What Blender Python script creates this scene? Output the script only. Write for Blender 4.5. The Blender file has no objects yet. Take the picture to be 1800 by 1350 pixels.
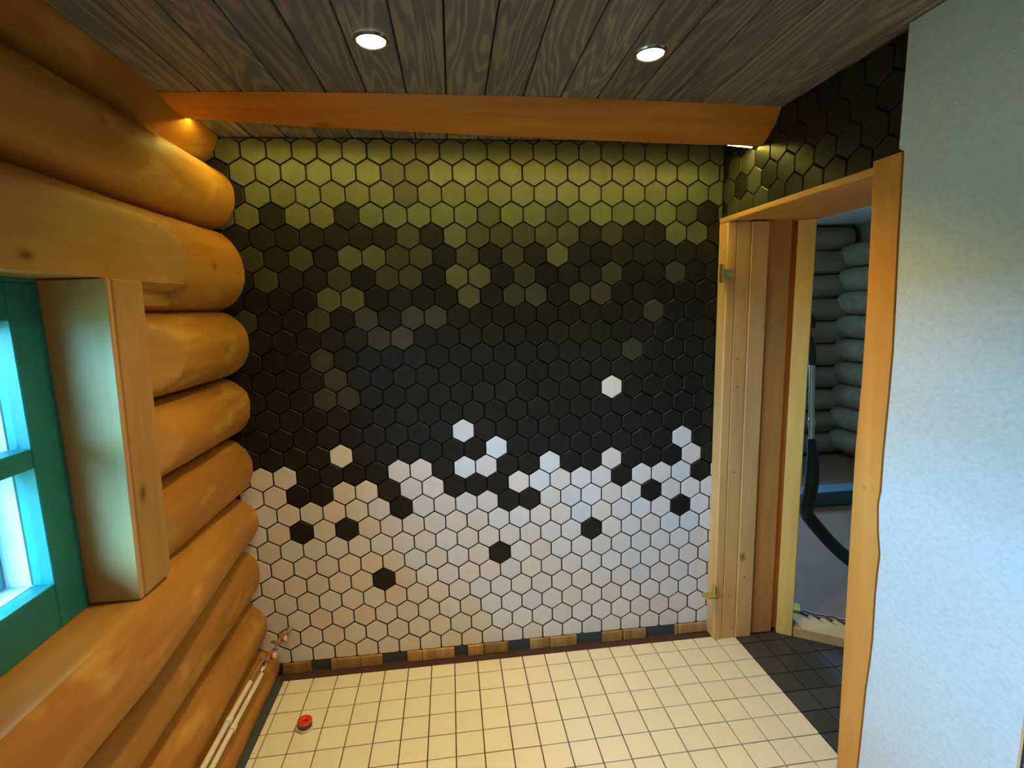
import bpy, bmesh, math, random
from mathutils import Vector, Matrix, noise
random.seed(7)
S = bpy.context.scene
COL = S.collection

# ------------------------------------------------------------------ camera
def cam_matrix(yaw, pitch, roll, loc):
    cy, sy, cp, sp, cr, sr = math.cos(yaw), math.sin(yaw), math.cos(pitch), math.sin(pitch), math.cos(roll), math.sin(roll)
    fwd = Vector((sy*cp, cy*cp, sp)); right = Vector((cy, -sy, 0)); up = right.cross(fwd)
    r = cr*right + sr*up; u = -sr*right + cr*up
    return Matrix(((r.x, u.x, -fwd.x, loc[0]), (r.y, u.y, -fwd.y, loc[1]), (r.z, u.z, -fwd.z, loc[2]), (0, 0, 0, 1)))
CAM = (-0.6682, -2.0978, 1.5432)
cd = bpy.data.cameras.new('camera'); cam = bpy.data.objects.new('camera', cd); COL.objects.link(cam)
cd.sensor_width = 36; cd.lens = 892.689/1800*36; cd.clip_start = 0.02
CM = cam_matrix(0.1120, -0.1498, -0.0275, CAM); cam.matrix_world = CM
S.camera = cam
CMI = CM.inverted()
def project(p):
    c = CMI @ Vector(p)
    return (900 + 892.689*c.x/-c.z, 675 - 892.689*c.y/-c.z, -c.z)

# ------------------------------------------------------------------ world, exposure
W = bpy.data.worlds.new('overcast sky'); S.world = W; W.use_nodes = True
bg = W.node_tree.nodes['Background']; bg.inputs[0].default_value = (0.18, 0.52, 1.0, 1); bg.inputs[1].default_value = 54.0
S.view_settings.view_transform = 'Standard'; S.view_settings.look = 'None'
S.view_settings.gamma = 1; S.view_settings.use_curve_mapping = False
S.view_settings.exposure = 0.38
LAMP = (1.0, 0.70, 0.34)

# ------------------------------------------------------------------ materials
MATS = {}
class NT:
    def __init__(s, name):
        s.m = bpy.data.materials.new(name); s.m.use_nodes = True; s.t = s.m.node_tree; s.n = s.t.nodes
        s.b = s.n['Principled BSDF']
        MATS[name] = s.m
    def add(s, kind, **kw):
        n = s.n.new(kind)
        for k, v in kw.items(): setattr(n, k, v)
        return n
    def link(s, a, b): s.t.links.new(a, b)
    def setp(s, **kw):
        for k, v in kw.items(): s.b.inputs[k.replace('_', ' ')].default_value = v
    def coords(s, scale, world=True, rot=(0, 0, 0)):
        m = s.add('ShaderNodeMapping'); m.inputs['Scale'].default_value = scale; m.inputs['Rotation'].default_value = rot
        if world: s.link(s.add('ShaderNodeNewGeometry').outputs['Position'], m.inputs['Vector'])
        else: s.link(s.add('ShaderNodeTexCoord').outputs['Object'], m.inputs['Vector'])
        return m.outputs['Vector']
    def ramp(s, fac, stops):
        r = s.add('ShaderNodeValToRGB'); e = r.color_ramp.elements
        e[0].position, e[0].color = stops[0][0], (*stops[0][1], 1); e[1].position, e[1].color = stops[-1][0], (*stops[-1][1], 1)
        for p, c in stops[1:-1]:
            x = e.new(p); x.color = (*c, 1)
        s.link(fac, r.inputs[0]); return r.outputs[0]
    def noise(s, vec, scale, detail=4, rough=.55, dist=0.):
        n = s.add('ShaderNodeTexNoise'); n.inputs['Scale'].default_value = scale; n.inputs['Detail'].default_value = detail
        n.inputs['Roughness'].default_value = rough; n.inputs['Distortion'].default_value = dist
        s.link(vec, n.inputs['Vector']); return n.outputs['Fac']
    def bump(s, h, strength, dist=.01):
        b = s.add('ShaderNodeBump'); b.inputs['Strength'].default_value = strength; b.inputs['Distance'].default_value = dist
        s.link(h, b.inputs['Height']); s.link(b.outputs[0], s.b.inputs['Normal'])
    def mul(s, col, fac, amount):
        # col * (1-amount/2 + amount*fac)
        m = s.add('ShaderNodeMath', operation='MULTIPLY_ADD'); s.link(fac, m.inputs[0]); m.inputs[1].default_value = amount; m.inputs[2].default_value = 1-amount/2
        v = s.add('ShaderNodeVectorMath', operation='SCALE'); s.link(col, v.inputs[0]); s.link(m.outputs[0], v.inputs['Scale'])
        return v.outputs[0]
    def rand(s): return s.add('ShaderNodeObjectInfo').outputs['Random']
    def color(s, out): s.link(out, s.b.inputs['Base Color'])

def wood(name, light, dark, axis, grain=28, rough=.5, bump=.12, rnd=.15, spec=.3, stretch=12, patch=None, knots=0):
    t = NT(name); sc = [1., 1., 1.]; sc[axis] = 1./stretch
    v = t.coords(sc)
    g = t.noise(v, grain, 6, .6, .4)
    c = t.ramp(g, [(.28, dark), (.5, tuple((a+b)/2 for a, b in zip(light, dark))), (.72, light)])
    big = t.noise(t.coords([.6 if i == axis else 2. for i in range(3)]), 2.2, 3)
    c = t.mul(c, big, .55)
    if patch:
        pf = t.noise(t.coords([.5 if i == axis else 1.3 for i in range(3)]), 9, 3)
        mx = t.add('ShaderNodeMix', data_type='RGBA'); r = t.ramp(pf, [(.55, (0, 0, 0)), (.72, (1, 1, 1))])
        t.link(r, mx.inputs['Factor']); t.link(c, mx.inputs[6]); mx.inputs[7].default_value = (*patch, 1); c = mx.outputs[2]
    if knots:
        vo = t.add('ShaderNodeTexVoronoi'); vo.inputs['Scale'].default_value = knots; t.link(t.coords([.62 if i == axis else 1. for i in range(3)]), vo.inputs['Vector'])
        kr = t.ramp(vo.outputs['Distance'], [(.035, (.30, .22, .18)), (.085, (.80, .75, .7)), (.13, (1, 1, 1))])
        km = t.add('ShaderNodeMix', data_type='RGBA', blend_type='MULTIPLY'); km.inputs['Factor'].default_value = .85
        t.link(c, km.inputs[6]); t.link(kr, km.inputs[7]); c = km.outputs[2]
    if rnd: c = t.mul(c, t.rand(), rnd)
    t.color(c); t.setp(Roughness=rough, Specular_IOR_Level=spec); t.bump(g, bump, .004)
    return t.m
def plain(name, col, rough=.5, metal=0., spec=.5, var=.2, scale=20, bump=0., rnd=0.):
    t = NT(name); n = t.noise(t.coords((1, 1, 1)), scale, 4)
    c = t.add('ShaderNodeRGB'); c.outputs[0].default_value = (*col, 1)
    o = t.mul(c.outputs[0], n, var)
    if rnd: o = t.mul(o, t.rand(), rnd)
    t.color(o); t.setp(Roughness=rough, Metallic=metal, Specular_IOR_Level=spec)
    if bump: t.bump(n, bump, .003)
    return t.m
def emit(name, col, strength):
    t = NT(name); t.setp(Base_Color=(*col, 1)); t.b.inputs['Emission Color'].default_value = (*col, 1); t.b.inputs['Emission Strength'].default_value = strength
    return t.m

wood('log_wood', (.50, .235, .042), (.36, .145, .020), 1, grain=14, rough=.55, bump=.10, rnd=.10, patch=(.58, .32, .07), knots=6)
wood('planed_wood', (.50, .265, .065), (.40, .185, .037), 1, grain=18, rough=.6, bump=.05, rnd=.05, knots=7)
wood('beam_wood', (.66, .26, .036), (.44, .145, .017), 0, grain=16, rough=.5, bump=.25, rnd=0, knots=4)
wood('casing_wood', (.46, .26, .09), (.35, .18, .05), 2, grain=22, rough=.55, bump=.05, knots=6)
wood('door_wood', (.80, .47, .17), (.68, .36, .11), 2, grain=22, rough=.5, bump=.05, knots=6)
wood('door_wood_dark', (.66, .30, .07), (.54, .22, .045), 2, grain=22, rough=.5, bump=.05)  # darker door wood: recess shade in the colour; also used for knots
wood('plank_wood', (.74, .32, .06), (.60, .22, .035), 2, grain=16, rough=.5, bump=.06, knots=6)
wood('header_wood', (.74, .40, .11), (.62, .29, .065), 1, grain=20, rough=.5, bump=.05)
wood('stud_wood', (.84, .50, .13), (.72, .39, .08), 2, grain=22, rough=.55, bump=.05, knots=6)
wood('sill_wood', (.62, .35, .13), (.50, .26, .08), 0, grain=18, rough=.6, bump=.05)
wood('block_wood', (.60, .38, .14), (.26, .14, .05), 2, grain=26, rough=.7, bump=.2, rnd=.5)
wood('reveal_wood', (.60, .34, .115), (.50, .27, .085), 2, grain=20, rough=.45, bump=.04, rnd=0)
# ceiling boards: dark grey-brown stain with raised pale grain
def ceiling_mat():
    t = NT('stained_board'); inf = t.add('ShaderNodeObjectInfo')
    sx = t.add('ShaderNodeVectorMath', operation='SCALE'); t.link(inf.outputs['Location'], sx.inputs[0]); sx.inputs['Scale'].default_value = 7.3
    pos = t.add('ShaderNodeNewGeometry').outputs['Position']
    ad = t.add('ShaderNodeVectorMath', operation='ADD'); t.link(pos, ad.inputs[0]); t.link(sx.outputs[0], ad.inputs[1])
    mp = t.add('ShaderNodeMapping'); mp.inputs['Scale'].default_value = (1, .09, 1); t.link(ad.outputs[0], mp.inputs['Vector'])
    f = t.noise(mp.outputs[0], 9, 2, .5, .6)
    wv = t.add('ShaderNodeMath', operation='MULTIPLY'); t.link(f, wv.inputs[0]); wv.inputs[1].default_value = 85.
    si = t.add('ShaderNodeMath', operation='SINE'); t.link(wv.outputs[0], si.inputs[0])
    ma = t.add('ShaderNodeMath', operation='MULTIPLY_ADD'); t.link(si.outputs[0], ma.inputs[0]); ma.inputs[1].default_value = .5; ma.inputs[2].default_value = .5
    fine = t.noise(mp.outputs[0], 130, 3)
    mm = t.add('ShaderNodeMath', operation='MULTIPLY'); t.link(ma.outputs[0], mm.inputs[0]); t.link(fine, mm.inputs[1])
    c = t.ramp(mm.outputs[0], [(.08, (.15, .145, .125)), (.3, (.185, .178, .15)), (.5, (.29, .25, .18))])
    c = t.mul(c, inf.outputs['Random'], .35)
    t.color(c); t.setp(Roughness=.6, Specular_IOR_Level=.3); t.bump(mm.outputs[0], .25, .004)
ceiling_mat()
def tile(name, col, rough, spec, var, rnd, grainy=.0):
    t = NT(name)
    n = t.noise(t.coords((1, 1, .35)), 38, 5, .65)
    c = t.add('ShaderNodeRGB'); c.outputs[0].default_value = (*col, 1)
    o = t.mul(t.mul(c.outputs[0], n, var), t.rand(), rnd)
    t.color(o); t.setp(Roughness=rough, Specular_IOR_Level=spec); t.bump(n, .15, .003)
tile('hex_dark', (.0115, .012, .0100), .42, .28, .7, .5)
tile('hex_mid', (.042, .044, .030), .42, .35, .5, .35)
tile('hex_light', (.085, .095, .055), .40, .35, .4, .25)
def white_tile():
    t = NT('hex_white'); n = t.noise(t.coords((1, 1, .35)), 38, 5, .65); r = t.rand()
    c = t.ramp(r, [(0., (.72, .66, .61)), (.35, (.70, .675, .65)), (.65, (.68, .69, .69)), (1., (.66, .70, .74))])
    m = t.add('ShaderNodeMath', operation='FRACT'); q = t.add('ShaderNodeMath', operation='MULTIPLY'); q.inputs[1].default_value = 17.3; t.link(r, q.inputs[0]); t.link(q.outputs[0], m.inputs[0])
    t.color(t.mul(t.mul(c, n, .10), m.outputs[0], .10)); t.setp(Roughness=.45, Specular_IOR_Level=.4); t.bump(n, .15, .003)
white_tile()
plain('tile_backing', (.008, .008, .007), .9)
plain('tile_edge', (.020, .017, .013), .8)
plain('right_backing', (.012, .012, .010), .9)
plain('grout', (.085, .055, .03), .9)
plain('membrane', (.060, .028, .026), .85, var=.8, scale=30)
plain('membrane_blue', (.05, .075, .085), .8, var=.6, scale=24)
tile('floor_cream', (.80, .75, .58), .32, .5, .06, .05)
tile('floor_dark', (.055, .054, .048), .4, .45, .5, .3)
plain('dark_grout', (.15, .13, .10), .9)
def panel_mat():
    t = NT('wet_panel')
    a = t.noise(t.coords((1, .55, 1)), 130, 3, .6); b = t.noise(t.coords((1, 1, 1)), 5, 3)
    c = t.ramp(a, [(.25, (.53, .57, .54)), (.6, (.62, .66, .63))]); c = t.mul(c, b, .08)
    t.color(c); t.setp(Roughness=.42, Specular_IOR_Level=.4); t.bump(a, .14, .004)
panel_mat()
plain('mosaic_dark', (.02, .022, .03), .3, rnd=.4)
plain('mosaic_grout', (.55, .55, .52), .8)
plain('green_paint', (.012, .21, .18), .38, var=.25, scale=12)
plain('teal_paint', (.12, .36, .36), .4, var=.2)
plain('white_rebate', (.80, .84, .84), .4)
def glass_mat():
    t = NT('pane_glass'); t.n.remove(t.b); out = t.n['Material Output']
    tr = t.add('ShaderNodeBsdfTransparent'); tr.inputs[0].default_value = (.90, .96, .96, 1)
    gl = t.add('ShaderNodeBsdfGlossy'); gl.inputs['Roughness'].default_value = .02
    lw = t.add('ShaderNodeLayerWeight'); lw.inputs['Blend'].default_value = .5
    pw = t.add('ShaderNodeMath', operation='POWER'); pw.inputs[1].default_value = 5.; t.link(lw.outputs['Facing'], pw.inputs[0])
    ma = t.add('ShaderNodeMath', operation='MULTIPLY_ADD'); ma.inputs[1].default_value = .85; ma.inputs[2].default_value = .03; t.link(pw.outputs[0], ma.inputs[0])
    mx = t.add('ShaderNodeMixShader')
    t.link(ma.outputs[0], mx.inputs[0]); t.link(tr.outputs[0], mx.inputs[1]); t.link(gl.outputs[0], mx.inputs[2]); t.link(mx.outputs[0], out.inputs[0])
glass_mat()
plain('brass', (.62, .58, .22), .35, metal=.85)
plain('dull_brass', (.34, .27, .17), .45, metal=.6)
plain('steel', (.75, .75, .75), .25, metal=1.)
plain('screw_metal', (.45, .30, .20), .4, metal=.6)
plain('white_plastic', (.74, .72, .60), .4)
plain('red_plastic', (.62, .03, .02), .4)
plain('dark_plastic', (.06, .035, .03), .5)
plain('clear_rim', (.70, .66, .50), .3)
plain('black_rubber', (.020, .028, .026), .5)
plain('cable_black', (.02, .02, .025), .5)
plain('yellow_cloth', (.62, .42, .05), .8)
plain('grey_floor', (.28, .115, .06), .8, var=.35, scale=6)
plain('blue_timber', (.12, .16, .19), .7)
wood('dim_log', (.46, .33, .215), (.32, .225, .135), 0, grain=14, rough=.7, bump=.1)
plain('dim_ceiling', (.80, .78, .74), .8)
plain('outer_wall', (.30, .24, .16), .8)
plain('ground', (.10, .13, .035), .9)
emit('lamp_lens', (1.0, .90, .72), 45.)
emit('led_diode', (1.0, .82, .14), 170.)

# ------------------------------------------------------------------ object helpers
def obj(name, me, mats, parent=None):
    o = bpy.data.objects.new(name, me); COL.objects.link(o)
    if mats is not None and not me.materials:
        for m in (mats if isinstance(mats, (list, tuple)) else [mats]): me.materials.append(MATS[m])
    if parent: o.parent = parent
    return o
def fin(name, bm, smooth=False):
    me = bpy.data.meshes.new(name); bmesh.ops.recalc_face_normals(bm, faces=bm.faces); bm.to_mesh(me); bm.free()
    if smooth:
        for p in me.polygons: p.use_smooth = True
        try: me.set_sharp_from_angle(angle=math.radians(38))
        except Exception: pass
    return me
def tag(o, label=None, cat=None, group=None, kind=None):
    if label: o['label'] = label
    if cat: o['category'] = cat
    if group: o['group'] = group
    if kind: o['kind'] = kind
    return o
def empty(name, loc=(0, 0, 0), rz=0):
    o = bpy.data.objects.new(name, None); COL.objects.link(o); o.location = loc; o.rotation_euler = (0, 0, rz); o.empty_display_size = .05
    return o
def add_box(bm, x0, x1, y0, y1, z0, z1, bev=0., mi=0):
    r = bmesh.ops.create_cube(bm, size=1)
    for v in r['verts']:
        v.co = Vector((x0+(v.co.x+.5)*(x1-x0), y0+(v.co.y+.5)*(y1-y0), z0+(v.co.z+.5)*(z1-z0)))
    fs = set(f for v in r['verts'] for f in v.link_faces)
    for f in fs: f.material_index = mi
    if bev: bmesh.ops.bevel(bm, geom=list(set(e for v in r['verts'] for e in v.link_edges)), offset=bev, segments=1, affect='EDGES')
def box(name, x0, x1, y0, y1, z0, z1, mat, parent=None, bev=0.):
    bm = bmesh.new(); add_box(bm, x0, x1, y0, y1, z0, z1, bev); return obj(name, fin(name, bm), mat, parent)
def add_tube(bm, path, rad, seg=12, cap=True):
    path = [Vector(p) for p in path]; rings = []
    rads = rad if isinstance(rad, (list, tuple)) else [rad]*len(path)
    prev = None
    for i, p in enumerate(path):
        d = (path[min(i+1, len(path)-1)] - path[max(i-1, 0)]).normalized()
        a = prev if prev is not None else (Vector((0, 0, 1)) if abs(d.z) < .9 else Vector((1, 0, 0)))
        a = (a - d*a.dot(d)).normalized(); b = d.cross(a); prev = a
        rings.append([bm.verts.new(p + rads[i]*(math.cos(t)*a + math.sin(t)*b)) for t in (2*math.pi*k/seg for k in range(seg))])
    for r0, r1 in zip(rings, rings[1:]):
        for k in range(seg): bm.faces.new((r0[k], r0[(k+1) % seg], r1[(k+1) % seg], r1[k]))
    if cap:
        bm.faces.new(rings[0][::-1]); bm.faces.new(rings[-1])
def tube(name, path, rad, mat, parent=None, seg=12):
    bm = bmesh.new(); add_tube(bm, path, rad, seg); return obj(name, fin(name, bm, True), mat, parent)
def lathe(name, prof, mat, parent=None, seg=28, loc=(0, 0, 0)):
    bm = bmesh.new(); rings = []
    for r, z in prof:
        rings.append([bm.verts.new((max(r, 1e-5)*math.cos(2*math.pi*k/seg), max(r, 1e-5)*math.sin(2*math.pi*k/seg), z)) for k in range(seg)])
    for a, b in zip(rings, rings[1:]):
        for k in range(seg): bm.faces.new((a[k], a[(k+1) % seg], b[(k+1) % seg], b[k]))
    bmesh.ops.remove_doubles(bm, verts=bm.verts, dist=2e-5)
    o = obj(name, fin(name, bm, True), mat, parent); o.location = loc; return o
def bez(pts, n=24):
    # Catmull-Rom through the points
    P = [Vector(p) for p in pts]; P = [2*P[0]-P[1]] + P + [2*P[-1]-P[-2]]; out = []
    for i in range(1, len(P)-2):
        for k in range(n):
            t = k/n; a, b, c, d = P[i-1:i+3]
            out.append(.5*((2*b) + (c-a)*t + (2*a-5*b+4*c-d)*t*t + (3*b-a-3*c+d)*t**3))
    out.append(P[-2]); return out
# convex polygon tile: prism with a chamfered face; axes u, v in the plane, n outwards
def clip(poly, ax, lim, keep_less):
    out = []
    for i in range(len(poly)):
        a, b = poly[i-1], poly[i]
        ia = (a[ax] <= lim) == keep_less or a[ax] == lim; ib = (b[ax] <= lim) == keep_less or b[ax] == lim
        if ia != ib:
            t = (lim-a[ax])/(b[ax]-a[ax]); out.append((a[0]+t*(b[0]-a[0]), a[1]+t*(b[1]-a[1])))
        if ib: out.append(b)
    return out
def area(p): return abs(sum(p[i-1][0]*p[i][1]-p[i][0]*p[i-1][1] for i in range(len(p))))/2
def add_prism(bm, poly, fr, thick, ch, mi=0, side=None):
    # fr(u, v, d): 3D point with d = height over the face plane (0 = face, -thick = back)
    cx = sum(p[0] for p in poly)/len(poly); cy = sum(p[1] for p in poly)/len(poly)
    def ring(k, d):
        out = []
        for p in poly:
            dx, dy = p[0]-cx, p[1]-cy; l = math.hypot(dx, dy) or 1; s = max(0, (l-k)/l)
            out.append(bm.verts.new(fr(cx+dx*s, cy+dy*s, d)))
        return out
    b, m, t = ring(0, -thick), ring(0, -ch), ring(ch*1.25, 0)
    n = len(poly)
    fs = [bm.faces.new(t)]
    for r0, r1 in ((b, m), (m, t)):
        for k in range(n): fs.append(bm.faces.new((r0[k], r0[(k+1) % n], r1[(k+1) % n], r1[k])))
    for f in fs: f.material_index = mi
    if side is not None:
        for f in fs[1:n+1]: f.material_index = side

# ================================================================== STRUCTURE
ZC = 2.195           # ceiling
XR = 0.478           # tiled face of the right wall
YF = -3.3            # wall behind the camera
PITCH = .092; ROWH = PITCH*math.sqrt(3)/2; Z0 = 1.1931
HEXR = (PITCH-.0050)/math.sqrt(3)
HEXPOLY = [(HEXR*math.sin(math.pi*k/3), HEXR*math.cos(math.pi*k/3)) for k in range(6)]

# ---- back wall with hexagonal tiles
wall_back = box('wall_back', -1.9, .66, .011, .13, -.05, ZC+.1, 'tile_backing'); tag(wall_back, kind='structure')
wall_back['label'] = 'back wall clad in dark and white hexagonal tiles'
WHITE = {(0, 0), (2, -7), (3, -12.5), (3, -5.5), (3, 3.5)}
WHITE |= {(4, c) for c in (-17, -16, -15, -10, -9, -7, -6, -3, 0, 4)}
WHITE |= {(5, c) for c in (-16.5, -15.5, -12.5, -11.5, -9.5, -8.5, -4.5, -3.5, -2.5, -1.5, -.5, 1.5, 2.5, 3.5, 5.5)}
DARK_LOW = {(6, -10), (6, -5), (6, -4), (6, 2), (7, -14.5), (7, -12.5), (7, 3.5), (8, -1), (9, -5.5), (10, -11)}
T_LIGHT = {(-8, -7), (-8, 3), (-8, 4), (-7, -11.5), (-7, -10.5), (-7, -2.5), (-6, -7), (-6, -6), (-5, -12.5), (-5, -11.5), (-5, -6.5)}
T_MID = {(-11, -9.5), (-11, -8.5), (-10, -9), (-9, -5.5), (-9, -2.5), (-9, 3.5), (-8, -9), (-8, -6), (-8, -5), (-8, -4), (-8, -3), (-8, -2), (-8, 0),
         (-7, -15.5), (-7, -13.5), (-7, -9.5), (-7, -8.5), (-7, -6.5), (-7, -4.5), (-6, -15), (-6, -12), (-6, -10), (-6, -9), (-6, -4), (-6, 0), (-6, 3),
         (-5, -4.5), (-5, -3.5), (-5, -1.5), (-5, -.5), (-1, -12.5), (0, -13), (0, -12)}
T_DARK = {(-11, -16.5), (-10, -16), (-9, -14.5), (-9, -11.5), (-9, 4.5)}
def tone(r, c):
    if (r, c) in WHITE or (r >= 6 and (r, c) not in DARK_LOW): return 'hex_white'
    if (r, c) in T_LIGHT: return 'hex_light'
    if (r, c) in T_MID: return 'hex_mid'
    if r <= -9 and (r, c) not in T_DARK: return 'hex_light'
    if -4 <= r <= -2 and random.random() < .12: return 'hex_mid'
    return 'hex_dark'
ZB = .048
hex_mesh = {}
def hexmesh(mat):
    if mat not in hex_mesh:
        bm = bmesh.new(); add_prism(bm, HEXPOLY, lambda u, v, d: Vector((u, -d, v)), .011, .0017, 0, 1)
        me = fin('hexagon_tile', bm); me.materials.append(MATS[mat]); me.materials.append(MATS['tile_edge']); hex_mesh[mat] = me
    return hex_mesh[mat]
cells = []
for r in range(-13, 15):
    for k in range(-19, 7):
        c = k + (.5 if r % 2 else 0); cx, cz = c*PITCH, Z0-r*ROWH
        poly = [(cx+u, cz+v) for u, v in HEXPOLY]
        full = True
        for ax, lim, less in ((1, ZB, False), (1, ZC-.004, True), (0, -1.72, False), (0, XR-.002, True)):
            if any((p[ax] > lim) if less else (p[ax] < lim) for p in poly):
                full = False; poly = clip(poly, ax, lim, less)
                if len(poly) < 3: break
        if len(poly) < 3 or area(poly) < 6e-5: continue
        vis = cx > -1.56 and not (cz < 1.87 and cx > .50)
        a = area(poly)/(project((cx, 0, cz))[2]**3)
        cells.append((vis, a, r, c, cx, cz, poly, full, tone(r, c)))
darks = sorted([q for q in cells if q[8] != 'hex_white'], key=lambda q: (-q[0], -q[1]))
whites = sorted([q for q in cells if q[8] == 'hex_white'], key=lambda q: (-q[0], -q[1]))
TORD = ['hex_dark', 'hex_mid', 'hex_light', 'hex_white']
def place_hex(lst, nm):
    for vis, a, r, c, cx, cz, poly, full, mat in lst:
        j = random.uniform(-.0006, .0010)
        if full: o = obj(nm, hexmesh(mat), None, wall_back)
        else:
            bm = bmesh.new(); add_prism(bm, [(p[0]-cx, p[1]-cz) for p in poly], lambda u, v, d: Vector((u, -d, v)), .011, .0017, 0, 1)
            o = obj(nm, fin(nm, bm), [mat, 'tile_edge'], wall_back)
        o.location = (cx, j, cz); o.rotation_euler = (random.uniform(-.006, .006), 0, random.uniform(-.006, .006))
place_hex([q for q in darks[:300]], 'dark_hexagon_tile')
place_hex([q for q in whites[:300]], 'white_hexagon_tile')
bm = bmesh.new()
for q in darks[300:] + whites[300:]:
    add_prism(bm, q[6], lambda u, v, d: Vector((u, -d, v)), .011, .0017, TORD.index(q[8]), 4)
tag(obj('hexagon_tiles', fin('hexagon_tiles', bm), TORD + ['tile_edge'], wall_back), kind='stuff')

# ---- floor
FX, FY, FP, FT = -.5257, -.0230, .0999, .0063
floor = box('floor', -1.9, 1.30, YF, .011, -.08, -.010, 'grout'); tag(floor, 'floor of cream and black square tiles', kind='structure')
ft = bmesh.new(); h = FP/2-.0021
sq = [(-h, -h), (h, -h), (h, h), (-h, h)]
add_prism(ft, sq, lambda u, v, d: Vector((u, v, d)), .009, .0008); cream_me = fin('floor_tile', ft); cream_me.materials.append(MATS['floor_cream'])
dark_me = cream_me.copy(); dark_me.materials.clear(); dark_me.materials.append(MATS['floor_dark'])
rest = bmesh.new(); cands = []
SA = Vector((.775, -.078)); SD = Vector((.848, -.531)); SN = Vector((.531, .848))     # line of the oblique timber threshold
for i in range(-11, 17):
    for j in range(-1, 34):
        cx, cy = FX+(i+.5)*FP - FT*-(j+.5)*FP, FY-(j+.5)*FP + FT*(i+.5)*FP
        dark = i >= 11
        poly = [(cx+u-v*FT, cy+v+u*FT) for u, v in sq]; full = True
        lims = [(1, -.050 if not dark else -.062, True), (0, -1.447, False), (1, YF, False)]
        if dark: lims += [(1, -.80, False), (0, 1.15, True)]
        for ax, lim, less in lims:
            if any((p[ax] > lim) if less else (p[ax] < lim) for p in poly):
                full = False; poly = clip(poly, ax, lim, less)
                if len(poly) < 3: break
        if len(poly) < 3 or area(poly) < 1e-4: continue
        if dark and (Vector((cx, cy))-SA).dot(SN) > .06: continue
        p = project((cx, cy, 0)); vis = p[2] > .2 and -60 < p[0] < 1560 and p[1] < 1420
        cands.append((vis, dark, cx, cy, poly, full))
for vis, dark, cx, cy, poly, full in cands:
    nm = 'black_floor_tile' if dark else 'cream_floor_tile'
    if not vis:
        add_prism(rest, poly, lambda u, v, d: Vector((u, v, d)), .009, .0008, 1 if dark else 0); continue
    if full:
        o = obj(nm, dark_me if dark else cream_me, None, floor); o.rotation_euler = (0, 0, FT)
    else:
        b2 = bmesh.new(); add_prism(b2, [(p[0]-cx, p[1]-cy) for p in poly], lambda u, v, d: Vector((u, v, d)), .009, .0008)
        o = obj(nm, fin(nm, b2), 'floor_dark' if dark else 'floor_cream', floor)
    o.location = (cx, cy, random.uniform(-.0004, .0004))
tag(obj('floor_tiles', fin('floor_tiles', rest), ['floor_cream', 'floor_dark'], floor), kind='stuff')
box('sealing_membrane', -1.47, .47, -.049, .010, -.0095, -.003, 'membrane', floor)
bm = bmesh.new(); add_box(bm, -1.56, -1.4495, YF, -.05, -.0095, -.002); obj('edge_membrane', fin('edge_membrane', bm), 'membrane_blue', floor)

# ---- ceiling boards
ceiling = box('ceiling', -1.9, .66, YF, .13, ZC+.022, ZC+.08, 'tile_backing'); tag(ceiling, 'ceiling of dark stained boards', kind='structure')
cb = bmesh.new(); add_box(cb, -.0580, .0580, YF, .010, ZC, ZC+.02, .003)
for v in cb.verts: v.co.z -= ZC
cb_me = fin('ceiling_board', cb); cb_me.materials.append(MATS['stained_board'])
LAMPS = [(-.835, -.724), (-.120, -.700)]
for k in range(-11, 10):
    x = -.538 + .12*(k+.5)
    if x-.06 > .55 or x < -1.8: continue
    o = obj('ceiling_board', cb_me, None, ceiling); o.location = (x, 0, ZC+random.uniform(0, .0012))

# ---- left wall: logs
LEAN = .035
wl = bmesh.new()
WY0, WY1, WZ0, WZ1 = -2.25, -.80, .835, 1.637          # window opening
for a, b, c, d in ((YF, .011, -.05, WZ0-.08), (YF, .011, WZ1+.08, 2.5), (WY1+.02, .011, WZ0-.08, WZ1+.08), (YF, WY0-.02, WZ0-.08, WZ1+.08)):
    add_box(wl, -1.70, -1.60, a, b, c, d)
wall_left = obj('wall_left', fin('wall_left', wl), 'tile_backing'); tag(wall_left, 'log wall of orange round timber with a window', kind='structure')
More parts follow.
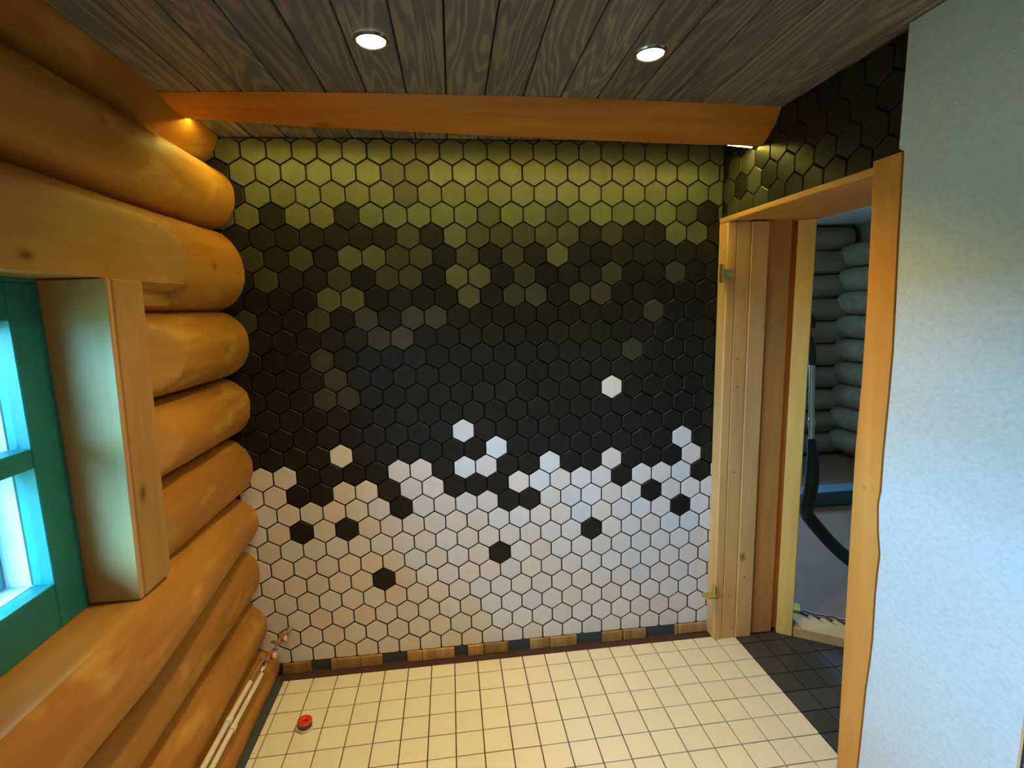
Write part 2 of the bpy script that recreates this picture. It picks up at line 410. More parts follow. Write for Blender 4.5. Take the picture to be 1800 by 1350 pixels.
# z low, z high, crest x at the back wall, crest x near the camera
LOGS = [(2.085, 2.36, -1.500, -1.470), (1.858, 2.098, -1.462, -1.452), (1.558, 1.862, -1.454, -1.440), (1.300, 1.562, -1.466, -1.460), (1.058, 1.304, -1.483, -1.478),
        (.805, 1.062, -1.500, -1.495), (.583, .812, -1.500, -1.448), (.345, .592, -1.515, -1.490), (.122, .352, -1.509, -1.490), (-.06, .128, -1.477, -1.453)]
def log(idx, y0, y1):
    z0, z1, xa, xb = LOGS[idx]
    bm = bmesh.new(); rings = []; seg = 44
    ys = []; y = y1
    while y > y0:
        ys.append(y); y -= .012 if y > -.85 else .05
    ys.append(y0)
    P = 2/2.25
    grown = {2: .03, 5: .0, 6: .035}.get(idx, .012)
    for y in ys:
        f = min(1, -y/1.2); ring = []
        ctr = (z0+z1)/2 + (.0 if idx != 6 else .02*f); hh = (z1-z0)/2*1.035 + (.012*f if idx == 6 else 0); crest = xa+(xb-xa)*f
        ww = .165; sm = max(0, min(1, (-y-.45)/.35)); sm = sm*sm*(3-2*sm)
        if idx == 6: crest = xa + (-1.432-xa)*max(0, min(1, (-y-.1)/.75))
        up = .172 if idx == 6 else 0
        for k in range(seg):
            t = 2*math.pi*k/seg; c, s = math.cos(t), math.sin(t)
            wob = .006*noise.noise(Vector((y*1.7+idx*9, c*1.2, s*1.2))) + .0025*noise.noise(Vector((y*7+idx*5, c*4, s*4)))
            x = crest-ww + (ww+wob)*math.copysign(abs(c)**P, c); hz = hh+(up-hh)*sm if (up and s > 0 and y > WY0-.3) else hh; z = ctr + (hz+wob*.6)*math.copysign(abs(s)**P, s)
            cut = 0
            # planed seat of the window casing
            xp = -1.492 - LEAN*(1.64-z)*.9
            if idx == 2: xp = -1.474 - .05*max(0, 1.70-z) ; run = max(0, y+.52)
            elif idx == 3: run = max(0, y+.56); xp += .010
            elif idx in (4, 5): run = max(0, y+.635)
            else: run = 9
            if idx in (2, 3, 4, 5) and y > WY0-.3:
                lim = xp + run*.30
                if x > lim: x = lim; cut = 1
            if idx == 2 and y < -.43 and y > WY0-.1 and z < 1.622 and x > -1.513: x = -1.513; cut = 1
            if idx == 2 and y < WY1+.02 and y > WY0: z = max(z, WZ1)
            if idx == 6 and y < -.45 and y > WY0-.3: z = min(z, WZ0)
            ring.append((bm.verts.new((x, y, z)), cut))
        rings.append(ring)
    for a, b in zip(rings, rings[1:]):
        for k in range(seg):
            q = (a[k], a[(k+1) % seg], b[(k+1) % seg], b[k]); f = bm.faces.new([v[0] for v in q]); f.material_index = 1 if sum(v[1] for v in q) >= 2 else 0
    bm.faces.new([v[0] for v in rings[0]]); bm.faces.new([v[0] for v in rings[-1]][::-1])
    return obj('log', fin('log', bm, True), ['log_wood', 'planed_wood'], wall_left)
for i in range(10):
    if i in (3, 4, 5):
        log(i, WY1+.015, .006); log(i, YF, WY0-.02)
    else: log(i, YF, .006)

# ---- window
window = empty('window_1', (-1.62, -1.39, WZ0)); tag(window, 'green painted casement window in a deep log wall recess', kind='structure')
def wpart(name, boxes, mat, parent=None, bev=.002):
    bm = bmesh.new()
    for b in boxes: add_box(bm, *b, bev)
    o = obj(name, fin(name, bm), mat)
    o.parent = parent or window
    if not parent: o.matrix_parent_inverse = Matrix.Translation(window.location).inverted()
    else: o.matrix_parent_inverse = Matrix.Translation(window.location).inverted() @ Matrix.Identity(4) if parent is window else Matrix.Identity(4)
    return o
def lean_board(name, y0, y1, z0, z1, x_top, thick, mat):
    bm = bmesh.new(); add_box(bm, x_top-thick, x_top, y0, y1, z0, z1, .003)
    for v in bm.verts: v.co.x -= LEAN*.9*(z1-v.co.z)
    o = obj(name, fin(name, bm), mat, window); o.matrix_parent_inverse = Matrix.Translation(window.location).inverted(); return o
lean_board('casing_board', -.789, -.668, WZ0+.003, WZ1-.002, -1.455, .028, 'casing_wood')
lean_board('casing_board', WY0-.13, WY0, WZ0+.003, WZ1-.002, -1.455, .028, 'casing_wood')
lean_board('reveal_board', -.8055, -.7895, WZ0+.002, WZ1-.002, -1.4565, .185, 'reveal_wood')
wpart('reveal_board', [(-1.655, -1.490, WY0, WY0+.018, WZ0, WZ1)], 'reveal_wood')
wpart('head_board', [(-1.655, -1.602, WY0+.018, -.806, WZ1-.012, WZ1+.01)], 'green_paint')
wpart('window_sill', [(-1.655, -1.54, WY0+.018, -.806, WZ0-.03, WZ0-.0005)], 'planed_wood')
ymid = -1.525
def sash(ya, yb, nm):
    # ya < yb (yb towards the back wall)
    X0, X1 = -1.645, -1.600
    wpart('sash_stile', [(X0, X1, yb-.092, yb, WZ0, WZ1-.012)], 'green_paint')
    wpart('sash_stile', [(X0, X1, ya, ya+.092, WZ0, WZ1-.012)], 'green_paint')
    wpart('sash_rail', [(X0, X1-.001, ya+.092, yb-.092, 1.543, WZ1-.012)], 'green_paint')
    wpart('sash_rail', [(X0, X1-.001, ya+.092, yb-.092, WZ0, .945)], 'green_paint')
    wpart('glazing_bar', [(X0, X1-.001, ya+.092, yb-.092, 1.220, 1.264)], 'green_paint')
    for za, zb in ((.945, 1.220), (1.264, 1.543)):
        wpart('pane', [(-1.628, -1.624, ya+.092, yb-.092, za, zb)], 'pane_glass', bev=0)
        # white glazing rebate and the teal outer sash
        wpart('rebate', [(-1.70, -1.647, yb-.094, yb-.088, za, zb), (-1.70, -1.647, ya+.088, ya+.094, za, zb), (-1.70, -1.647, ya+.094, yb-.094, za-.006, za), (-1.70, -1.647, ya+.094, yb-.094, zb, zb+.006)], 'white_rebate', bev=0)
        wpart('outer_sash', [(-1.735, -1.702, yb-.122, yb-.05, za-.02, zb+.02), (-1.735, -1.702, ya+.05, ya+.122, za-.02, zb+.02), (-1.735, -1.702, ya+.122, yb-.122, za-.02, za+.012), (-1.735, -1.702, ya+.122, yb-.122, zb-.012, zb+.02)], 'teal_paint', bev=0)
        wpart('outer_pane', [(-1.720, -1.716, ya+.122, yb-.122, za+.012, zb-.012)], 'pane_glass', bev=0)
sash(ymid, -.807, 'a'); sash(WY0+.019, ymid-.001, 'b')
wpart('outer_frame', [(-1.76, -1.655, -.806, -.74, WZ0-.05, WZ1+.06), (-1.76, -1.655, WY0-.05, WY0+.018, WZ0-.05, WZ1+.06), (-1.76, -1.655, WY0, -.806, WZ1-.012, WZ1+.06), (-1.76, -1.655, WY0, -.806, WZ0-.05, WZ0)], 'green_paint')
# daylight portals: they only guide the sampling of the sky through the window and the added opening beyond
def portal(loc, rot, sx, sy):
    l = bpy.data.lights.new('sky_portal', 'AREA'); l.shape = 'RECTANGLE'; l.size = sx; l.size_y = sy; l.cycles.is_portal = True
    o = bpy.data.objects.new('sky_portal', l); COL.objects.link(o); o.location = loc; o.rotation_euler = rot
portal((-1.78, -1.525, 1.236), (math.radians(90), 0, math.radians(-90)), 1.44, .80)
portal((1.05, 2.69, 1.5), (math.radians(-90), 0, 0), .6, 1.0)

# ---- right wall
wr = bmesh.new()
add_box(wr, .491, .64, -.930, .011, 1.8905, ZC+.1)            # over the door
add_box(wr, .491, .64, YF, -.868, -.05, ZC+.1)               # beyond the door
add_box(wr, .491, .64, -.048, .011, -.05, 1.888)             # strip behind the far jamb
wall_right = obj('wall_right', fin('wall_right', wr), 'right_backing'); tag(wall_right, 'right wall with black hexagonal tiles over the doorway and a pale panel', kind='structure')
rmesh = {}
for r in range(-13, -7):
    for k in range(0, 12):
        c = k + (.5 if r % 2 else 0); cu, cz = .035 + c*PITCH, Z0-r*ROWH        # u runs from the back wall towards the camera
        poly = [(cu+u, cz+v) for u, v in HEXPOLY]; full = True
        for ax, lim, less in ((0, .001, False), (0, .885, True), (1, 1.888, False), (1, ZC-.004, True)):
            if any((p[ax] > lim) if less else (p[ax] < lim) for p in poly):
                full = False; poly = clip(poly, ax, lim, less)
                if len(poly) < 3: break
        if len(poly) < 3 or area(poly) < 6e-5: continue
        m = 'hex_mid' if random.random() < .6 and k < 3 else 'hex_dark'  # paler tiles near the corner carry the LED strip's light in their colour
        if full and m in rmesh: me = rmesh[m]
        else:
            b2 = bmesh.new(); add_prism(b2, [(p[0]-cu, p[1]-cz) for p in poly], lambda u, v, d: Vector((-d, -u, v)), .012, .0017, 0, 1)
            me = fin('dark_hexagon_tile', b2); me.materials.append(MATS[m]); me.materials.append(MATS['tile_edge'])
            if full: rmesh[m] = me
        o = obj('dark_hexagon_tile', me, None, wall_right); o.location = (XR, -cu, cz)
# pale wet-room panel, edge scribed to the live edge plank
OUT_E = [(1.90, -.8933), (1.697, -.8997), (1.524, -.9069), (1.405, -.9118), (1.285, -.9115), (1.222, -.9106), (1.127, -.9091), (1.031, -.9111), (.990, -.9057), (.914, -.9132), (.852, -.9248), (.803, -.9221), (.735, -.9211), (.5965, -.9247), (.5226, -.9220), (.447, -.9171), (.295, -.9144), (.177, -.9116), (0, -.910)]
IN_E = [(1.90, -.8070), (1.740, -.8143), (1.525, -.8217), (1.335, -.8243), (1.101, -.8201), (.106, -.8417), (0, -.844)]
def lut(tab, z):
    for (za, ya), (zb, yb) in zip(tab, tab[1:]):
        if z >= zb:
            t = (za-z)/(za-zb); t = max(0, t); return ya+(yb-ya)*t
    return tab[-1][1]
def edge_y(z): return lut(OUT_E, z)          # outer, waney edge of the plank
def side_strip(name, za, zb, ya, yb, x0, x1, mat, parent, n=60):
    # vertical strip in x0..x1 whose two edges are functions of z
    bm = bmesh.new(); R = []
    for i in range(n+1):
        z = za+(zb-za)*i/n; R.append([bm.verts.new((x, y, z)) for x, y in ((x0, ya(z)), (x0, yb(z)), (x1, yb(z)), (x1, ya(z)))])
    for a, b in zip(R, R[1:]):
        for k in range(4): bm.faces.new((a[k], a[(k+1) % 4], b[(k+1) % 4], b[k]))
    bm.faces.new(R[0]); bm.faces.new(R[-1])
    return obj(name, fin(name, bm), mat, parent)
side_strip('wall_panel', .0, ZC-.002, lambda z: -1.298, lambda z: (edge_y(z)-.003 if z < 1.899 else -.880), .456, .4905, 'wet_panel', wall_right, 200)
box('edge_trim', .453, .4905, -1.3045, -1.299, 0, ZC-.002, 'steel', wall_right)
box('mosaic_bed', .464, .4905, YF, -1.305, 0, ZC-.002, 'mosaic_grout', wall_right)
ms = bmesh.new(); add_prism(ms, [(-.0112, -.0112), (.0112, -.0112), (.0112, .0112), (-.0112, .0112)], lambda u, v, d: Vector((-d, u, v)), .004, .0006); mos_me = fin('mosaic_tile', ms); mos_me.materials.append(MATS['mosaic_dark'])
mrest = bmesh.new()
for i in range(80):
    for j in range(86):
        y, z = -1.318-i*.0248, .02+j*.0248
        if i < 3 and 20 <= j < 36:
            o = obj('mosaic_tile', mos_me, None, wall_right); o.location = (.4605, y, z)
        elif z < ZC-.03:
            vs = [mrest.verts.new((.4605, y+a, z+b)) for a, b in ((-.0112, -.0112), (.0112, -.0112), (.0112, .0112), (-.0112, .0112))]; mrest.faces.new(vs)
tag(obj('mosaic_tiles', fin('mosaic_tiles', mrest), 'mosaic_dark', wall_right), kind='stuff')
for y, z in ((-1.02, 1.96), (-1.215, 2.04), (-1.24, 2.055), (-1.13, 2.02)):
    lathe('screw', [(0, .0012), (.0022, .0008), (.0026, 0)], 'steel', wall_right, 10, (.4558, y, z)).rotation_euler = (0, math.radians(-90), 0)

wf = box('wall_front', -1.9, .66, YF-.12, YF, -.05, ZC+.1, 'outer_wall'); tag(wf, 'plain wall behind the viewer', kind='structure')

# ---- doorway
door = empty('door_1', (.55, -.45, 0)); tag(door, 'doorway framed in raw pine boards', kind='structure')
DI = Matrix.Translation(door.location).inverted()
def dadopt(o): o.parent = door; o.matrix_parent_inverse = DI; return o
def dbox(name, *a, mat='door_wood', bev=.003): return dadopt(box(name, *a, mat, None, bev))
HZ = 1.866
dbox('jamb_board', .463, .5035, -.072, -.002, 0, HZ, bev=.004)
dbox('jamb_board', .5045, .5680, -.070, -.002, 0, HZ, bev=.004)
dbox('jamb_board', .5690, .6450, -.073, -.002, 0, HZ, bev=.003)
dbox('inner_jamb', .6460, .7580, -.056, .03, 0, HZ+.012, mat='door_wood_dark')
dbox('header_board', .463, .4890, -.860, -.002, HZ, HZ+.021, mat='header_wood', bev=.003)
dbox('header_board', .490, .5680, -.860, -.002, HZ+.003, HZ+.021, mat='header_wood', bev=.004)
dbox('header_board', .569, .8600, -.860, .03, HZ+.006, HZ+.024, mat='header_wood', bev=.003)
dbox('near_jamb', .4910, .6500, -.8675, -.845, 0, HZ, mat='door_wood')
dbox('shadow_board', .7590, .800, -.030, .03, 0, HZ+.005, mat='door_wood_dark')  # filler added to close the gap by the stud and keep it dark
plank = dadopt(side_strip('waney_plank', 0, 1.897, edge_y, lambda z: lut(IN_E, z), .452, .4692, 'plank_wood', None, 120))
for x, z in ((.548, .05), (.53, .215), (.53, .80), (.53, 1.18), (.525, 1.30), (.60, .30)):
    o = dadopt(lathe('screw', [(0, .0035), (.004, .0025), (.0052, 0)], 'screw_metal', None, 12, (x, -.0735, z))); o.rotation_euler = (math.radians(90), 0, 0)
for y, z in ((-.845, 1.72), (-.86, 1.02), (-.85, .42)):
    o = dadopt(lathe('knot', [(0, .0012), (.006, .0006), (.008, 0)], 'door_wood_dark', None, 12, (.452, y, z))); o.rotation_euler = (0, math.radians(-90), 0)
# hinge pivots on the frame
def hinge(z, kind):
    h = empty('hinge', (.45, -.08, z)); dadopt(h)
    hi = Matrix.Translation((.45, -.08, z)).inverted()
    def hp(o): o.parent = h; o.matrix_parent_inverse = hi; return o
    if kind == 0:
        hp(box('hinge_leaf', .434, .4395, -.098, -.068, z-.036, z+.038, 'brass', None, .001))
        hp(box('hinge_arm', .4395, .487, -.093, -.074, z-.017, z+.020, 'brass', None, .003))
        hp(lathe('screw', [(0, .002), (.003, .0012), (.004, 0)], 'steel', None, 10, (.470, -.0935, z-.003))).rotation_euler = (math.radians(90), 0, 0)
    else:
        bm = bmesh.new(); pts = [(.4625, 0)]
        for k in range(13):
            t = math.pi/2 + math.pi*k/12; pts.append((.417 + .020*math.cos(t), .022*math.sin(t)))
        pts = [(.4625, -.022)] + [(.4625, .022)] + [(.417+.022*math.cos(math.pi/2+math.pi*k/12), .022*math.sin(math.pi/2+math.pi*k/12)) for k in range(13)]
        for k in (0, 1): pass
        lo = [bm.verts.new((x, -.083+y, z-.012)) for x, y in pts]; hi2 = [bm.verts.new((x, -.083+y, z-.004)) for x, y in pts]
        bm.faces.new(lo); bm.faces.new(hi2[::-1]); n = len(pts)
        for k in range(n): bm.faces.new((lo[k], lo[(k+1) % n], hi2[(k+1) % n], hi2[k]))
        hp(obj('hinge_tongue', fin('hinge_tongue', bm), 'brass'))
        hp(box('hinge_leaf', .450, .4625, -.090, -.068, z-.004, z+.034, 'brass', None, .002))
hinge(1.656, 0); hinge(.238, 1)

# ---- rough blocks under the tiles
base = box('baseboard_back', -1.48, .462, .004, .0105, -.003, ZB-.001, 'membrane_blue'); tag(base, 'strip of rough wood blocks and dark gaps along the foot of the tiled wall', kind='structure')
def px2x(px): 
    # back-wall x of a photo column near the skirting
    lo, hi = -1.6, .7
    for _ in range(40):
        m = (lo+hi)/2
        if project((m, -.01, .02))[0] < px: lo = m
        else: hi = m
    return lo
for a, b in ((497, 546), (582, 634), (635, 672), (716, 742), (743, 799), (823, 851), (852, 894), (932, 966), (967, 1014), (1059, 1094), (1096, 1136), (1187, 1192), (1193, 1252)):
    box('wood_block', px2x(a), px2x(b), -.008+random.uniform(-.003, .003), .0038, -.002, ZB-.0025, 'block_wood', base, .0015)

# ================================================================== THINGS
# ---- ceiling beam
def dep(x):
    t = (x+1.46)/1.935; return .022 + .106*t - .035*t*t        # how far the beam hangs below the boards: it tapers towards the log wall
def beam_mesh():
    bm = bmesh.new(); R = []
    n = 90
    for i in range(n+1):
        x = -1.52 + (XR-.001+1.52)*i/n; d = dep(x); t = (x+1.5)/1.98
        yf = -.395 - .130*t*(1-t) + .030*t
        pr = [(yf, 0), (yf+.010, -.24*d), (yf+.030, -.50*d), (yf+.065, -.76*d), (-.285, -.95*d), (-.262, -.99*d), (-.246, -d), (-.236, -.95*d), (-.228, -.70*d), (-.226, 0)]
        ring = []
        for j, (y, z) in enumerate(pr):
            w = .004*noise.noise(Vector((x*3, j*.7, 3))) + .002*noise.noise(Vector((x*11, j*1.9, 7)))
            if j in (0, 9): ring.append(bm.verts.new((x, y+w, ZC-.0005)))
            else: ring.append(bm.verts.new((x, y+w, ZC+z+w*min(1, d/.05))))
        R.append(ring)
    m = len(R[0])
    for a, b in zip(R, R[1:]):
        for k in range(m): bm.faces.new((a[k], a[(k+1) % m], b[(k+1) % m], b[k]))
    bm.faces.new(R[0]); bm.faces.new(R[-1][::-1])
    return fin('ceiling_beam', bm, True)
beam = obj('ceiling_beam', beam_mesh(), 'beam_wood'); tag(beam, 'orange hewn timber beam crossing the dark board ceiling before the tiled wall', 'beam')

# ---- LED strip behind the beam
led = empty('led_strip', (-.5, -.214, ZC-.06)); tag(led, 'thin warm LED light strip fixed along the rear edge of the ceiling beam', 'light strip')
LI = Matrix.Translation(led.location).inverted()
def ladopt(o): o.parent = led; o.matrix_parent_inverse = LI; return o
def led_z(x): return ZC - dep(x) + .013 - .010*max(0, (x-.34)/.13) - .0028*max(0, min(1, (-1.1-x)/.3))
bm = bmesh.new(); bd = bmesh.new()
n = 60
for i in range(n):
    xa, xb = -1.495+1.965*i/n, -1.495+1.965*(i+1)/n
    za, zb = led_z(xa), led_z(xb)
    ya, yb = -.214, -.214
    P = [(xa, ya-.006, za+.006), (xb, yb-.006, zb+.006), (xb, yb+.006, zb+.006), (xa, ya+.006, za+.006)]
    vt = [bm.verts.new(p) for p in P]; vb = [bm.verts.new((p[0], p[1], p[2]-.004)) for p in P]
    bm.faces.new(vt); bm.faces.new(vb[::-1])
    for k in range(4): bm.faces.new((vt[k], vt[(k+1) % 4], vb[(k+1) % 4], vb[k]))
    for s in (0, 1):
        xm = xa + (xb-xa)*(.25+.5*s); zm = led_z(xm); ym = -.214
        add_box(bd, xm-.005, xm+.005, ym-.004, ym+.004, zm+.0014, zm+.002)
ladopt(obj('tape', fin('tape', bm), 'white_plastic')); ladopt(tag(obj('diodes', fin('diodes', bd), 'led_diode'), kind='stuff'))

# ---- recessed spotlights
def spotlight(x, y, label, power, first=None):
    root = empty('recessed_spotlight', (x, y, ZC)); tag(root, label, 'ceiling light', 'recessed ceiling spotlights')
    if first is None:
        lathe('ring', [(.034, -.0005), (.034, -.004), (.037, -.006), (.043, -.005), (.045, -.0005)], 'steel', root)
        lathe('lens', [(0, -.0055), (.02, -.005), (.0335, -.0025)], 'lamp_lens', root)
    else:
        for ch in first.children:
            if ch.type == 'MESH':
                c = ch.copy(); COL.objects.link(c); c.parent = root
    ld = bpy.data.lights.new('spotlight_bulb', 'SPOT'); ld.energy = power; ld.color = LAMP; ld.spot_size = math.radians(114); ld.spot_blend = 1.0; ld.shadow_soft_size = .03
    lo = bpy.data.objects.new('bulb', ld); COL.objects.link(lo); lo.parent = root; lo.location = (0, 0, -.012)
    return root
PW = 41
s0 = spotlight(*LAMPS[0], 'glowing round recessed spotlight in the ceiling boards, nearer the log wall', PW)
spotlight(*LAMPS[1], 'glowing round recessed spotlight in the ceiling boards, nearer the doorway', PW, s0)
spotlight(-.835, -2.30, 'unseen ceiling spotlight added behind the viewer on the window side', PW, s0)  # this pair is out of view, added to light jamb and tiles
spotlight(-.35, -2.30, 'unseen ceiling spotlight added behind the viewer on the pale panel side', PW, s0)

# ---- heating pipes and valves at the foot of the log wall
def pipe(label, off_x, off_z, y_end):
    root = empty('heating_pipe', (-1.47+off_x, y_end, .15+off_z)); tag(root, label, 'pipe', 'white pipes along the log wall')
    inv = Matrix.Translation(root.location).inverted()
    def ad(o): o.parent = root; o.matrix_parent_inverse = inv; return o
    path = [(-1.474+off_x, y_end, .166+off_z), (-1.474+off_x, -.45, .170+off_z), (-1.472+off_x, -.9, .176+off_z), (-1.472+off_x, -1.5, .178+off_z), (-1.472+off_x, -3.2, .178+off_z)]
    ad(tube('pipe', path, .0085, 'white_plastic'))
    for y in (-.47, -1.1, -1.8):
        z = .1705+off_z if y > -.6 else .177+off_z
        ad(tube('pipe_clip', [(-1.473+off_x, y-.012, z), (-1.473+off_x, y+.012, z)], .0112, 'white_plastic'))
    return root
pipe('upper white heating pipe running along the lowest logs', -.004, .022, -.285)
pipe('lower white heating pipe running along the lowest logs', .006, -.008, -.205)
def valve(x, y, z, label):
    root = empty('pipe_valve', (x, y, z)); tag(root, label, 'valve', 'red ringed pipe valves')
    def rot(o): o.rotation_euler = (math.radians(90), 0, 0); return o
    tube('body', [(0, -.030, -.006), (0, .0, 0), (0, .018, .004)], .010, 'dull_brass', root)
    tube('elbow', bez([(0, -.055, -.012), (-.002, -.035, -.010), (-.012, -.02, -.002), (-.030, -.015, .0)], 6), .007, 'steel', root, 10)
    tube('red_ring', [(.010, -.002, .0), (.018, -.002, .0)], .0145, 'red_plastic', root, 18)
    tube('cap', [(.018, -.002, .0), (.026, -.002, 0)], .011, 'white_plastic', root, 16)
    tube('gland', [(.0, -.004, .010), (.002, -.004, .024)], .004, 'brass', root, 10)
    return root
valve(-1.455, -.150, .195, 'brass pipe valve with a red ring, nearer the white pipes')
valve(-1.440, -.060, .205, 'brass pipe valve with a red ring, in the corner against the white hexagonal tiles')
st = empty('pipe_stub', (-1.42, -.004, .205)); tag(st, 'short brass pipe stub coming out of the white tiled wall beside the log corner', 'pipe')
tube('stub', [(0, 0, 0), (0, -.03, 0)], .007, 'brass', st); tube('flange', [(0, -.001, 0), (0, -.006, 0)], .012, 'brass', st, 18)
for z0_, y0_ in ((.17, -.215), (.165, -.19)):
    pass
ja = empty('pipe_joint', (-1.477, -.21, .171)); tag(ja, 'brass and steel joints linking the white pipes to the red ringed valves', 'pipe fitting')
tube('bend', bez([(.008, .006, -.004), (.010, .02, .004), (.014, .04, .016), (.015, .06, .028)], 6), .006, 'steel', ja, 10)
tube('bend', bez([(-.002, -.072, .016), (.0, -.03, .022), (.008, .01, .03), (.012, .03, .032)], 6), .006, 'dull_brass', ja, 10)

# ---- red reel on the floor
rr = empty('red_reel', (-1.287, -.318, .0005)); tag(rr, 'small red plastic reel with a dark side lying on the cream floor tiles', 'reel')
rr.rotation_euler = (math.radians(4), math.radians(3), .4); rr.scale = (1, 1, 1.75); rr.location.z = .0022
lathe('side', [(.0, .0005), (.024, .0005), (.026, .003), (.0255, .016), (.024, .0165)], 'dark_plastic', rr)
lathe('rim', [(.027, .0), (.0285, .0015), (.0285, .005), (.0262, .0055)], 'clear_rim', rr)
lathe('face', [(.006, .012), (.0075, .017), (.010, .0175), (.013, .0185), (.022, .0195), (.026, .018), (.0262, .0155)], 'red_plastic', rr)
lathe('hub', [(0, .013), (.0055, .0125), (.006, .0120)], 'brass', rr, 16)

# ================================================================== ROOM BEYOND THE DOORWAY
def along(s, n, z): p = SA + SD*s + SN*n; return Vector((p.x, p.y, z))
def obox(name, s0, s1, n0, n1, z0, z1, mat, parent=None, bev=.003):
    bm = bmesh.new(); add_box(bm, s0, s1, n0, n1, z0, z1, bev)
    for v in bm.verts: v.co = along(v.co.x, v.co.y, v.co.z)
    return obj(name, fin(name, bm), mat, parent)
stud = obox('door_stud', -.006, .060, .004, .095, 0, HZ+.004, 'stud_wood'); tag(stud, 'pale upright pine stud standing inside the doorway', 'timber')
sill = obox('threshold_timber', .064, .60, .004, .175, 0, .047, 'sill_wood'); tag(sill, 'pine timber lying on the black tiles as a threshold', 'timber')
cab = empty('cable', tuple(along(.3, .16, .052))); tag(cab, 'thin black cable with short side ends along the threshold timber', 'cable')
ci = Matrix.Translation(cab.location).inverted()
o = tube('wire', [along(.075+.04*k, .150+.004*math.sin(k*2), .0525) for k in range(9)], .0035, 'cable_black', cab, 8); o.matrix_parent_inverse = ci
for k in range(4):
    o = tube('side_end', [along(.10+.05*k, .148, .0545), along(.128+.05*k, .118, .0545)], [.004, .006], 'cable_black', cab, 8); o.matrix_parent_inverse = ci
o = obox('cloth', .066, .105, .140, .215, .0475, .056, 'yellow_cloth'); tag(o, 'small yellow green rag beside the upright stud on the threshold timber', 'cloth')
fl2 = bmesh.new()
vs = [along(.0, .10, 0), along(.50, .10, 0), Vector((1.301, -1.62, 0)), Vector((4.3, -1.62, 0)), Vector((4.3, 3.0, 0)), Vector((.665, 3.0, 0)), Vector((.665, .0115, 0))]
t_ = [fl2.verts.new(v-Vector((0, 0, .001))) for v in vs]; b_ = [fl2.verts.new(v-Vector((0, 0, .06))) for v in vs]; fl2.faces.new(t_); fl2.faces.new(b_[::-1])
for k in range(7): fl2.faces.new((t_[k], t_[(k+1) % 7], b_[(k+1) % 7], b_[k]))
tag(obj('floor_beyond', fin('floor_beyond', fl2), 'grey_floor'), 'dusty grey floor of the room beyond the doorway', kind='structure')
CX, CY = 3.06, 2.47
wab = bmesh.new()
for q in ((.66, 4.3, 0, 1.0), (.66, 4.3, 2.0, 2.5), (.66, .75, 1.0, 2.0), (1.35, 4.3, 1.0, 2.0)): add_box(wab, q[0], q[1], CY+.10, CY+.2, q[2], min(q[3], 2.232))  # gap out of view, added to let sky light into this room
wa = obj('wall_beyond_back', fin('wall_beyond_back', wab), 'outer_wall'); tag(wa, 'dim log wall at the back of the room beyond', kind='structure')
wb = box('wall_beyond_right', CX+.12, CX+.22, -1.5, CY+.10, 0, 2.232, 'outer_wall'); tag(wb, 'dim log wall at the right of the room beyond', kind='structure')
def dimlog(name, p0, p1, z, r, parent):
    bm = bmesh.new(); P = [Vector(p0).lerp(Vector(p1), k/16) for k in range(17)]
    add_tube(bm, [(p.x, p.y, z+.006*noise.noise(Vector((k*.6, z*7, 1)))) for k, p in enumerate(P)], [r*(1+.04*noise.noise(Vector((k*.5, z*5, 9)))) for k in range(17)], 20)
    for v in bm.verts: v.co.z = z + (v.co.z-z)*.97
    return obj(name, fin(name, bm, True), 'dim_log', parent)
for k in range(10):
    z = .11+.222*k
    if z < 2.12:
        dimlog('log', (1.37 if .95 < z < 2.05 else .75, CY+.04, 0), (CX+.05, CY+.04, 0), z, .113, wa)
        if z < 2.02: dimlog('log', (CX+.05, CY-.02, 0), (CX+.05, -1.4, 0), z+.055, .113, wb)
bx = box('ceiling_beyond', .64, 4.3, -1.5, CY+.2, 2.232, 2.5, 'dim_ceiling'); tag(bx, 'pale ceiling of the room beyond', kind='structure')
wn = box('wall_beyond_front', .64, 4.3, -1.62, -1.5, 0, 2.232, 'outer_wall'); tag(wn, 'wall of the room beyond on the near side', kind='structure')
w4 = box('wall_beyond_left', .64, .67, .05, CY+.2, 0, 2.232, 'outer_wall'); tag(w4, 'wall at the left of the room beyond', kind='structure')
w5 = box('wall_beyond_top', .642, .87, -1.5, .05, HZ+.026, 2.232, 'outer_wall'); tag(w5, 'wall above the doorway on the far side', kind='structure')
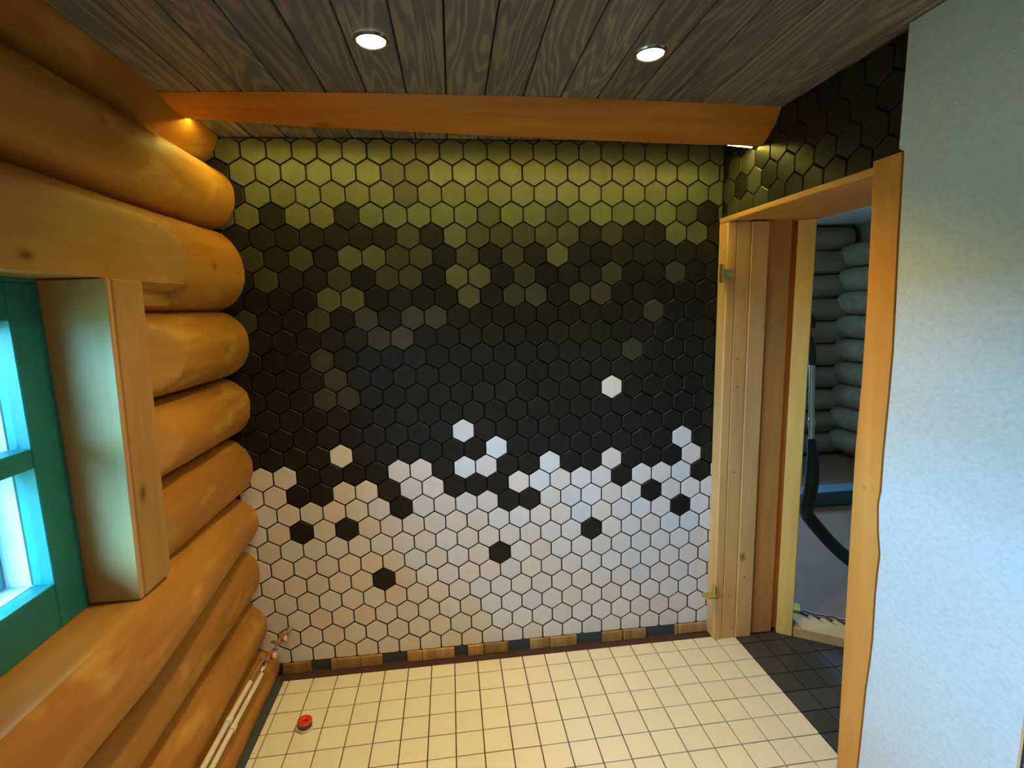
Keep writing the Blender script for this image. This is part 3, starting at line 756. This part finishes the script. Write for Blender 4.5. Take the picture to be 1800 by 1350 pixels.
# vacuum cleaner wand and hose leaning inside
vc = empty('vacuum_cleaner', (1.17, .30, .0)); tag(vc, 'vacuum cleaner wand with chrome tube and black hose standing beyond the stud', 'vacuum cleaner')
vi = Matrix.Translation(vc.location).inverted()
def va(o): o.parent = vc; o.matrix_parent_inverse = vi; return o
va(tube('chrome_tube', [(1.153, .30, 1.215), (1.176, .30, .80)], .014, 'steel'))
va(tube('collar', [(1.170, .30, .925), (1.172, .30, .885)], .018, 'steel'))
va(tube('handle', bez([(1.155, .30, 1.21), (1.150, .30, 1.27), (1.140, .30, 1.32), (1.12, .31, 1.36)], 6), .019, 'black_rubber'))
va(tube('lower_tube', bez([(1.176, .30, .82), (1.19, .30, .70), (1.20, .31, .55), (1.22, .36, .42), (1.27, .42, .34)], 6), [.02+.014*min(1, k/10) for k in range(25)], 'black_rubber'))
hp_ = bez([(1.27, .42, .34), (1.33, .40, .26), (1.40, .36, .17), (1.47, .30, .10), (1.56, .24, .055), (1.75, .15, .05), (2.0, .0, .05)], 14)
va(tube('hose', hp_, [.034+.002*(k % 2) for k in range(len(hp_))], 'black_rubber', None, 14))
o = box('timber_offcut', 1.5, 2.9, 1.25, 1.40, .005, .11, 'blue_timber', None, .004); o.rotation_euler = (0, 0, 0); tag(o, 'grey blue timber lying on the floor of the room beyond', 'timber')
tl = empty('hanging_tool', (2.6, CY-.12, 0.9)); tag(tl, 'dark tool hanging on the dim log wall beyond the doorway', 'tool')
tube('head', bez([(-.06, 0, .46), (.0, 0, .50), (.07, 0, .45), (.08, 0, .38)], 6), .035, 'black_rubber', tl); tube('shaft', [(.03, 0, .45), (.02, 0, .1), (.0, 0, -.2)], [.03, .05, .06], 'black_rubber', tl)

# ---- ground outside
bm = bmesh.new(); vs = [bm.verts.new(p) for p in ((-60, -60, -.35), (-1.9, -60, -.35), (-1.9, 60, -.35), (-60, 60, -.35))]; bm.faces.new(vs)
tag(obj('ground_outside', fin('ground_outside', bm), 'ground'), 'pale ground outside the window', kind='structure')

ev = bmesh.new()  # unseen slab added to keep high sky light off the floor
vs = [(-1.72, 2.52), (-2.75, 2.10), (-2.75, 2.02), (-1.72, 2.44)]
A_ = [ev.verts.new((x, -5., z)) for x, z in vs]; B_ = [ev.verts.new((x, 2., z)) for x, z in vs]
ev.faces.new(A_); ev.faces.new(B_[::-1])
for k in range(4): ev.faces.new((A_[k], A_[(k+1) % 4], B_[(k+1) % 4], B_[k]))
tag(obj('eave_sky_blocker', fin('eave_sky_blocker', ev), 'outer_wall'), 'unseen eave slab added outside the log wall to block high sky', kind='structure')
